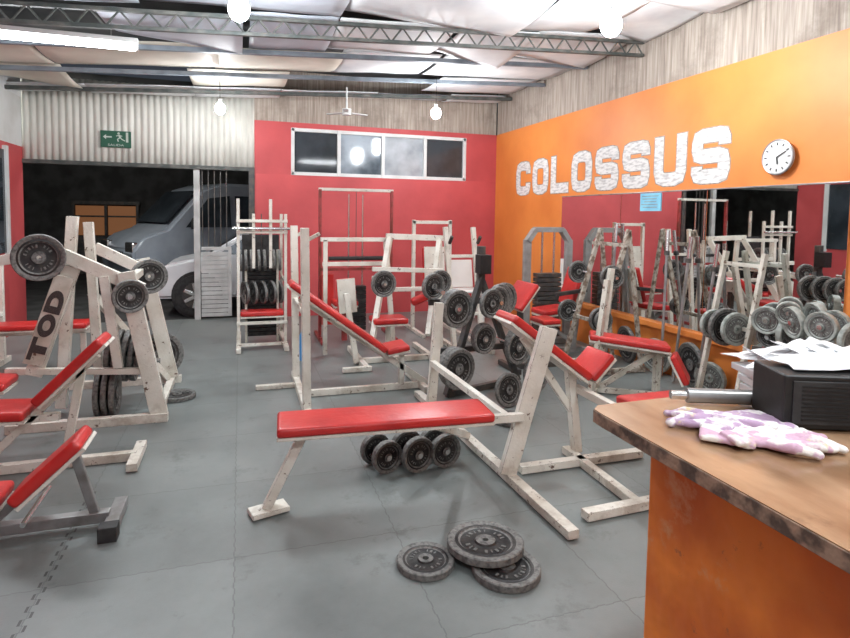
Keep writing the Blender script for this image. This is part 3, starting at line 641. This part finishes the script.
bm=bmesh.new()
for i in range(10): bm_box(bm,Matrix.Translation(b.L((1.335,6.87,.12+i*.055))),.26,.12,.048,.004)
b.mesh('weight_stack',bm,black)
# white frame machine
b=T('seated_press_machine',"cream steel seated press machine with red pads","gym machine",(1.5,5.7,0))
b.beam('top_bar',(.8,6.0,1.24),(1.5,6.0,1.24),.05,.05); b.beam('lower_bar',(.82,6.0,.98),(1.5,6.0,.98),.04,.05)
b.beam('top_bar',(1.48,5.9,1.28),(2.12,5.9,1.26),.06,.07)
b.beam('upright',(.85,6.0,.02),(.85,6.0,1.24),.05,.05); b.beam('upright',(2.15,6.0,.02),(2.1,5.95,1.24),.05,.06)
b.beam('slanted_post',(1.52,5.9,1.27),(1.22,5.4,.25),.06,.07); b.beam('slanted_post',(2.08,5.9,1.25),(1.8,5.4,.3),.06,.07)
b.beam('post',(1.5,6.0,1.24),(1.6,6.0,.03),.05,.06); b.beam('arm',(1.22,5.4,.98),(1.95,5.4,.95),.045,.05); b.beam('arm',(1.3,5.2,.80),(1.3,5.7,.86),.045,.05)
b.beam('mid_bar',(1.38,5.65,.74),(1.95,5.65,.74),.045,.05)
b.beam('foot',(.92,5.3,.03),(1.2,5.3,.03),.05,.045); b.beam('base_beam',(1.15,5.3,.03),(1.15,6.2,.03),.06,.06); b.beam('base_beam',(1.9,5.3,.03),(1.9,6.2,.03),.06,.06); b.beam('base_bar',(1.1,5.6,.03),(1.95,5.6,.03),.06,.06)
b.beam('stand',(1.1,5.55,.03),(1.0,5.6,.72),.06,.06)
b.pad('seat_pad',(1.25,5.55,.45),(1.6,5.55,.45),.28,.06); b.pad('back_pad',(1.05,5.78,.50),(1.02,5.78,.85),.2,.06,up=(0,1,0)); b.beam('seat_post',(1.42,5.55,.05),(1.42,5.55,.42),.05,.05)
b.pad('roller_pad',(1.65,5.5,.62),(1.9,5.5,.72),.1,.08,board=False)
plate((1.28,5.18,.86),(.2,-1,0),.125,.04,"dark weight plate on the cream press machine arm")
plate((1.85,5.2,.86),(.2,-1,0),.12,.04,"dark weight plate on the cream press machine arm")
b.tube('plate_pin',(1.28,5.12,.86),(1.3,5.5,.86),.014); b.tube('plate_pin',(1.85,5.14,.86),(1.85,5.45,.92),.014)
b=T('squat_stand',"cream steel squat stand with slanted posts and safety hooks","gym machine",(2.3,5.9,0))
for x in (2.28,2.62):
    b.beam('upright',(x,5.9,.03),(x-.06,6.1,1.38),.05,.06); b.beam('foot',(x,5.6,.03),(x,6.4,.03),.05,.05); b.beam('bar_hook',(x-.05,5.98,1.2),(x-.05,5.9,1.28),.03,.03,dark)
b.beam('crossbar',(2.26,6.05,1.05),(2.58,6.05,1.05),.04,.04); b.beam('crossbar',(2.27,5.95,.4),(2.6,5.95,.4),.04,.04)
b=T('preacher_bench',"preacher curl bench with red pads and grey frame","weight bench",(2.75,5.0,0))
b.pad('arm_pad',(2.52,5.0,.62),(2.70,5.0,.86),.40,.05); b.pad('seat_pad',(2.80,5.0,.48),(3.00,5.0,.48),.28,.05)
b.beam('post',(2.62,5.0,.05),(2.62,5.0,.70),.05,.05,dark); b.beam('base_rail',(2.5,5.0,.03),(3.03,5.0,.03),.05,.05,dark); b.beam('foot',(2.52,4.80,.03),(2.52,5.22,.03),.05,.05,dark); b.beam('seat_post',(2.92,5.0,.05),(2.92,5.0,.44),.05,.05,dark)
b=T('leg_machine',"cream leg extension machine with red pads near the back wall","gym machine",(2.4,7.0,0))
for x in (2.15,2.65): b.beam('upright',(x,7.1,.02),(x,7.1,1.45),.05,.05); b.beam('foot',(x,6.6,.02),(x,7.4,.02),.05,.04)
b.beam('top_bar',(2.13,7.1,1.42),(2.67,7.1,1.42),.05,.05); b.pad('seat_pad',(2.2,6.75,.5),(2.6,6.75,.5),.35,.07); b.pad('back_pad',(2.4,6.98,.55),(2.4,7.05,1.1),.3,.07,up=(0,1,0))
b.beam('seat_frame',(2.4,6.75,.05),(2.4,6.75,.45),.08,.08)
# grey cable column
b=T('cable_column',"tall grey steel cable column with weight stack","gym machine",(3.5,6.05,0))
cy=6.05
for x in (3.24,3.80): b.beam('upright',(x,cy,.02),(x,cy,1.24),.055,.09,greypaint)
b.beam('upright_cap',(3.24,cy,1.22),(3.34,cy,1.36),.09,.06,greypaint); b.beam('upright_cap',(3.80,cy,1.22),(3.70,cy,1.36),.09,.06,greypaint); b.beam('top_bar',(3.33,cy,1.36),(3.71,cy,1.36),.09,.06,greypaint)
for x in (3.44,3.60): b.tube('guide_rod',(x,cy,.1),(x,cy,1.34),.012)
bm=bmesh.new()
for i in range(14): bm_box(bm,Matrix.Translation(b.L((3.52,cy,.1+i*.055))),.32,.12,.046,.004)
b.mesh('weight_stack',bm,dark); b.beam('base',(3.18,cy,.04),(3.86,cy,.04),.3,.06,greypaint)
b=T('plastic_chair',"white plastic chair by the back wall","chair",(3.1,7.6,0))
b.beam('seat',(2.88,7.6,.44),(3.30,7.6,.44),.42,.03,plastic,bev=.01); b.beam('backrest',(3.09,7.80,.46),(3.09,7.88,.86),.40,.03,plastic,up=(0,1,0),bev=.01)
for x in (2.9,3.28):
    for y in (7.42,7.78): b.beam('leg',(x+(.02 if x>3 else -.02),y,.0),(x,y,.43),.035,.035,plastic)
b=T('seated_machine',"seated machine with red seat and back pad on grey frame","gym machine",(3.3,5.5,0))
sy=5.52
b.pad('seat_pad',(3.10,sy,.47),(3.44,sy,.50),.30,.06); b.pad('back_pad',(3.46,sy,.55),(3.58,sy,.95),.28,.06)
b.beam('back_post',(3.56,sy,.05),(3.66,sy,1.0),.05,.05,greypaint); b.beam('base_beam',(3.0,sy,.03),(3.7,sy,.03),.06,.06,greypaint); b.beam('seat_post',(3.26,sy,.05),(3.26,sy,.44),.05,.05,greypaint)
b.beam('foot',(3.02,sy-.22,.03),(3.02,sy+.22,.03),.05,.05,greypaint); b.beam('foot',(3.68,sy-.22,.03),(3.68,sy+.22,.03),.05,.05,greypaint); b.beam('brace',(3.1,sy,.42),(3.56,sy,.1),.04,.04,greypaint)
b.beam('armrest',(3.22,sy-.17,.68),(3.6,sy-.17,.72),.05,.04,dark)
# press bench by mirror
b=T('press_bench',"press bench with red pads and rusty cream uprights by the mirror","weight bench",(3.4,3.9,0))
b.pad('bench_pad',(2.86,4.18,.50),(3.40,3.84,.44),.24,.05); b.pad('head_pad',(3.38,3.76,.40),(3.46,3.68,.18),.22,.05)
b.beam('frame_rail',(2.86,4.18,.44),(3.40,3.84,.38),.05,.06,creamd)
b.beam('leg',(2.9,4.14,.4),(2.92,4.14,.03),.05,.06,creamd); b.beam('leg',(3.32,3.88,.4),(3.32,3.88,.03),.05,.06,creamd); b.beam('brace',(2.94,4.12,.06),(3.30,3.90,.38),.04,.05,creamd)
b.beam('foot',(2.78,4.0,.03),(3.05,4.32,.03),.05,.045,creamd); b.beam('foot',(3.18,3.70,.03),(3.46,4.04,.03),.05,.045,creamd)
b.beam('base_rail',(2.92,4.14,.03),(3.32,3.88,.03),.05,.05,creamd)
b.beam('upright',(2.78,4.02,.04),(2.98,4.12,.98),.05,.06,creamd); b.beam('upright',(3.05,4.32,.04),(3.22,4.40,1.05),.05,.06,creamd)
plate((2.95,3.52,.02),(0,0,1),.14,.035,"dark weight plate lying flat on the floor")
def arack(y0,y1,m1,label):
    b=T('barbell_rack',label,"weight rack",(3.45,(y0+y1)/2,0))
    for y in (y0,y1):
        b.beam('slanted_post',(3.15,y,.02),(3.55,y,1.4),.04,.05,m1); b.beam('rear_post',(3.75,y,.02),(3.55,y,1.38),.04,.04,m1); b.beam('foot',(3.12,y,.03),(3.78,y,.03),.05,.05,m1)
    for z,x in ((.5,3.29),(1.25,3.5)): b.beam('crossbar',(x,y0-.05,z),(x,y1+.05,z),.04,.04,m1)
    for x,z in ((3.22,.55),(3.33,.95)):
        for y,s in ((y0,-1),(y1,1)):
            b.tube('plate_pin',(x+.08,y,z),(x,y+s*.14,z),.014)
            for i in range(2): plate((x+.01*i,y+s*(.05+.04*i),z),(0,1,0),.115-.02*i,.035,"dark weight plate on the slanted rack pin","plates on the slanted rack")
arack(4.60,5.05,rust,"slanted rusty steel rack holding bars and plates")
b=T('a_frame_stand',"leaning cream steel A-frame stand by the mirror","weight rack",(3.6,3.5,0))
for y in (3.35,3.72):
    b.beam('slanted_post',(3.60,y,.02),(3.84,y,1.25),.04,.045,creamd); b.beam('foot',(3.52,y,.02),(3.90,y,.02),.04,.04,creamd)
b.beam('crossbar',(3.72,3.33,.66),(3.72,3.74,.66),.035,.035,creamd); b.beam('crossbar',(3.82,3.33,1.15),(3.82,3.74,1.15),.035,.035,creamd)
for i,(y,z,R,x) in enumerate(((3.42,.66,.13,3.66),(3.52,.66,.15,3.66),(3.64,.66,.12,3.66))):
    plate((x,y,z),(.12,1,0),R,.035,"grey weight plate hung on the leaning A-frame","plates on the a-frame",platerim2 if i!=1 else None)
def barbell(p1,p2,label,grp="leaning barbells"):
    p1,p2=V(p1),V(p2); t=T('barbell',label,'barbell',p1,grp); d=(p2-p1).normalized()
    t.tube('bar',p1,p2,.013,steel)
    for q in (p1+d*.22,p2-d*.22): t.tube('collar',q-d*.02,q+d*.02,.026,dark)
    for q,s in ((p1,1),(p2,-1)): t.tube('sleeve',q+d*s*.0,q+d*s*.2,.018,chrome)
for y,dy,h in ((5.20,.06,1.45),(4.36,.12,1.4),(4.20,-.02,1.35),(3.92,-.05,1.3)):
    barbell((3.78,y,.02),(3.90,y+dy,h),"steel barbell leaning upright against the mirror wall")
for i,(y,R) in enumerate(((4.96,.19),(4.52,.17),(4.06,.2),(3.84,.14))):
    plate((3.85,y,R+.005),(1,.25 if i%2 else -.2,.10),R,.04,"large grey iron plate leaning on the orange wall below the mirror","plates leaning below the mirror",platerim2 if i%2 else None)
# dumbbell rack along mirror
b=T('dumbbell_rack',"long low steel rack cluttered with weights along the mirror wall","dumbbell rack",(3.68,2.6,0))
for y in (1.9,2.5,3.15):
    b.beam('leg',(3.56,y,.02),(3.74,y,.70),.05,.05,dark); b.beam('foot',(3.50,y,.03),(3.88,y,.03),.05,.05,dark); b.beam('rear_leg',(3.86,y,.02),(3.80,y,.76),.04,.04,dark)
for x,z in ((3.62,.56),(3.80,.60),(3.56,.24),(3.74,.28)): b.beam('shelf_rail',(x,1.8,z),(x,3.22,z),.04,.04,dark)
random.seed(4)
y=1.86; i=0
while y<3.2:
    if i%3==1:
        R=random.uniform(.11,.15); plate((3.70,y,.60+R),(random.uniform(-.3,.3),1,random.uniform(-.1,.1)),round(R,2),.04,"pale grey-green weight plate standing on the rack","plates on the mirror rack",platerim2); y+=.10
    else:
        dumbbell(3.71+random.uniform(-.03,.03),y+.02,.685,(1,random.uniform(-.25,.25),.2),random.choice((.075,.09,.10)),.26,"dumbbells on the mirror rack","grey-green iron dumbbell on the rack",2,platerim2 if i%4 else None,.034); y+=.19
    i+=1
for i,(y,z,R,ax) in enumerate(((3.12,.80,.10,(1,.4,.1)),(2.86,.83,.11,(1,-.3,.2)),(2.98,.88,.08,(.8,.6,.1)),(2.70,.82,.10,(1,.2,0)))):
    dumbbell(3.66,y,z,ax,R,.22,"dumbbells heaped on the rack","pale grey-green dumbbell heaped on top of the rack",1,platerim2,.045)
for i in range(6): dumbbell(3.65,1.9+i*.235+random.uniform(-.02,.02),.355,(1,random.uniform(-.2,.2),.2),random.choice((.075,.085,.095)),.26,"dumbbells on the mirror rack","grey-green iron dumbbell on the rack",2,platerim2 if i%3 else None,.034)
o=T('water_bottle',"small blue plastic bottle on the floor","bottle",(.62,5.9,0)); bm=bmesh.new(); bm_tube(bm,(0,0,0),(0,0,.26),.045); bm_tube(bm,(0,0,.26),(0,0,.31),.045,14,.016); o.mesh('bottle_body',bm,bluep,True); bm=bmesh.new(); bm_tube(bm,(0,0,.31),(0,0,.34),.018); o.mesh('bottle_cap',bm,white)
# ---------------- counter ----------------
b=T('reception_counter',"orange painted counter with worn brown plywood top","counter",(1.4,.3,0))
bm=bmesh.new(); bm_box(bm,Matrix.Translation(b.L((1.415,.28,.483))),.88,1.74,.966,.006); b.mesh('counter_body',bm,ctr)
bm=bmesh.new()
pts=[(.885,1.225),(.888,1.265),(.915,1.29),(1.9,1.31),(1.9,-.6),(.885,-.6)]
A=[bm.verts.new(b.L((x,y,.967))) for x,y in pts]; B=[bm.verts.new(b.L((x,y,.998))) for x,y in pts]
bm.faces.new(A); bm.faces.new(B)
for i in range(len(pts)): bm.faces.new((A[i],A[(i+1)%6],B[(i+1)%6],B[i]))
ct=b.mesh('counter_top',bm,wood)
bm=bmesh.new()
for i in range(-1,3):
    p1,p2=pts[i],pts[i+1]; bm_beam(bm,b.L((p1[0],p1[1],.980)),b.L((p2[0],p2[1],.980)),.006,.031,.001)
b.mesh('counter_edge',bm,woodedge)
bx=T('stereo_box',"black plastic stereo box lying on the counter","stereo",(1.525,.975,1.0),rot=math.radians(-22),local=True)
bm=bmesh.new(); bm_box(bm,Matrix.Translation((0,0,.068)),.56,.15,.132,.008,3); bx.mesh('case',bm,boxblk)
bm=bmesh.new(); bm_box(bm,Matrix.Translation((0,-.077,.068)),.52,.006,.105,.002); bx.mesh('front_panel',bm,rubber)
bm=bmesh.new()
for i in range(9): bm_box(bm,Matrix.Translation((0,-.081,.028+i*.010)),.48,.003,.003,0)
bx.mesh('speaker_grille',bm,boxblk)
def crumple(name,cx,cy,cz_,lx,ly,h,mat,rot,label,cat,seed,n=34,fold=0.02,parent=None):
    random.seed(seed); bm=bmesh.new(); g=[]
    ph=[random.random()*6 for _ in range(6)]
    for i in range(n+1):
        row=[]
        for j in range(n+1):
            u,v=i/n*2-1,j/n*2-1
            e=max(0,1-(abs(u)**3+abs(v)**3)*.8)
            wob=1+.12*math.sin(ph[0]+math.atan2(v,u)*3)+.08*math.sin(ph[1]+math.atan2(v,u)*7)
            x=u*lx*wob; y=v*ly*wob
            z=h*e*(.6+.4*math.sin(ph[2]+u*3+v*2))+fold*e*(abs(math.sin(ph[3]+u*7+v*4))+abs(math.sin(ph[4]-u*5+v*9)))*.5+.004
            row.append(bm.verts.new((x,y,max(.003,z))))
        g.append(row)
    for i in range(n):
        for j in range(n): bm.faces.new((g[i][j],g[i+1][j],g[i+1][j+1],g[i][j+1]))
    o=finish(bm,name,mat,False); o.location=(cx,cy,cz_); o.rotation_euler=(0,0,rot); m=o.modifiers.new('s','SOLIDIFY'); m.thickness=.002; m.offset=1
    if parent: o.parent=parent
    else: tag(o,label,cat)
    return o
def curled_sheet(name,loc,rot,w,h,curl,tilt,parent,seed):
    random.seed(seed); bm=bmesh.new(); n=14; g=[]
    for i in range(n+1):
        row=[]
        for j in range(n+1):
            u,v=i/n-.5,j/n-.5
            z=curl*(abs(u*2)**2)*(.6+.8*(v+.5))+.006*math.sin(u*14+seed)+tilt*u*w
            row.append(bm.verts.new((u*w,v*h,z)))
        g.append(row)
    for i in range(n):
        for j in range(n): bm.faces.new((g[i][j],g[i+1][j],g[i+1][j+1],g[i][j+1]))
    o=finish(bm,name,paper,True,parent=parent); o.location=loc; o.rotation_euler=rot; m=o.modifiers.new('s','SOLIDIFY'); m.thickness=.0012; return o
pb=T('paper_stack',"loose messy pile of white papers behind the black box","papers",(1.60,1.185,1.0),rot=math.radians(-18),local=True)
random.seed(11)
for i in range(4):
    bm=bmesh.new(); bm_box(bm,Matrix.Translation((random.uniform(-.03,.03),random.uniform(-.01,.01),.012+i*.021))@Matrix.Rotation(random.uniform(-.10,.10),4,'Z')@Matrix.Rotation(random.uniform(-.02,.02),4,'Y'),.42,.12,.019,.003); pb.mesh('paper_sheaf',bm,paper)
crumple('paper_bag',-.02,0,.094,.22,.075,.022,paper,0,"","",8,fold=.02,parent=pb.e)
for i,(x,y,z,rz,rx) in enumerate(((-.10,-.01,.108,.25,.10),(.06,.0,.115,-.2,-.10),(-.04,-.02,.125,.5,.14),(.12,-.01,.125,.1,.08))):
    curled_sheet('loose_paper',(x,y,z),(rx,0,rz),.21,.15,.018,random.uniform(-.10,.10),pb.e,i+3)
crumple('plastic_bag',1.54,1.01,1.136,.23,.08,.015,paper,math.radians(-22),"crumpled white plastic bag lying on the black box","plastic bag",5,fold=.018)
tx=bpy.data.textures.new('wrinkles','CLOUDS'); tx.noise_scale=.04
def glove(x,y,z,rot,mat,mir,label,sc=1):
    bm=bmesh.new()
    bm_box(bm,Matrix.Translation((0,0,.012)),.085,.09,.015,.006,3)
    bm_box(bm,Matrix.Translation((mir*.010,-.080,.011))@Matrix.Rotation(.3*mir,4,'Z'),.108,.095,.012,.005,3)
    bm_box(bm,Matrix.Translation((mir*-.012,-.04,.019))@Matrix.Rotation(-.5*mir,4,'Z')@Matrix.Rotation(.12,4,'Y'),.05,.12,.012,.005,3)
    for fx,l,sp,cv,lift in ((-.031,.058,-.12,.5,.1),(-.011,.074,.02,-.35,.2),(.010,.070,.10,.6,.05),(.031,.054,.22,-.35,.2)):
        p=V((fx*mir,.035,.012)); dd=V((math.sin(sp)*mir,math.cos(sp),lift))
        q=p+dd*l*.55; dd2=V((math.sin(sp+cv)*mir,math.cos(sp+cv),-lift-.15)); r2=q+dd2*l*.5; r2.z=max(.009,r2.z)
        for a_,b__ in ((p,q),(q,r2)): bm_tube(bm,a_,b__,.0098,12,.0088)
        for s_ in (q,r2): bmesh.ops.create_uvsphere(bm,u_segments=12,v_segments=8,radius=.0092,matrix=Matrix.Translation(s_))
    p=V((-.035*mir,-.02,.013)); q=p+V((-.026*mir,.034,.006)); r2=q+V((-.004*mir,.036,-.008))
    for a_,b__ in ((p,q),(q,r2)): bm_tube(bm,a_,b__,.0108,12,.0095)
    for s_ in (q,r2): bmesh.ops.create_uvsphere(bm,u_segments=12,v_segments=8,radius=.0098,matrix=Matrix.Translation(s_))
    o=finish(bm,'glove',mat,True); o.location=(x,y,z); o.rotation_euler=(0,0,rot); o.scale=(sc,sc,1)
    m=o.modifiers.new('r','REMESH'); m.mode='VOXEL'; m.voxel_size=.0022; m.use_smooth_shade=True
    m=o.modifiers.new('sm','SMOOTH'); m.iterations=3
    m=o.modifiers.new('d','DISPLACE'); m.texture=tx; m.strength=.010; m.mid_level=.45; m.texture_coords='LOCAL'
    tag(o,label,'glove'); return o
glove(1.12,1.075,1.0,math.radians(66),cloth,1,"limp lilac and white patterned work glove",1.15)
glove(1.14,.95,1.0,math.radians(-120),cloth2,-1,"limp cream and pink patterned work glove",1.15)
r_=T('metal_roller',"grey metal cylinder lying on the counter","metal cylinder",(1.2,1.22,1.0))
r_.tube('cylinder_body',(1.16,1.235,1.022),(1.32,1.17,1.022),.020,steel,20); r_.tube('cylinder_end',(1.12,1.251,1.022),(1.16,1.235,1.022),.012,chrome)
# ---------------- world & camera ----------------
w_=bpy.data.worlds.new('w'); S.world=w_; w_.use_nodes=True; w_.node_tree.nodes['Background'].inputs[0].default_value=(.3,.35,.45,1); w_.node_tree.nodes['Background'].inputs[1].default_value=.12
cam=bpy.data.cameras.new("camera"); co=bpy.data.objects.new("camera",cam); link(co)
F=570
cam.lens=F/850*36; cam.sensor_width=36; cam.shift_y=-(319-251)/850; cam.clip_start=.05
co.matrix_world=Matrix.Translation((0,0,1.5))@Matrix.Rotation(math.radians(-18),4,'Z')@Matrix.Rotation(math.radians(90-3.5),4,'X')@Matrix.Rotation(math.radians(0.86),4,'Z')
S.camera=co
try:
    S.view_settings.view_transform='Standard'; S.view_settings.look='None'; S.view_settings.exposure=0.05
except Exception: pass
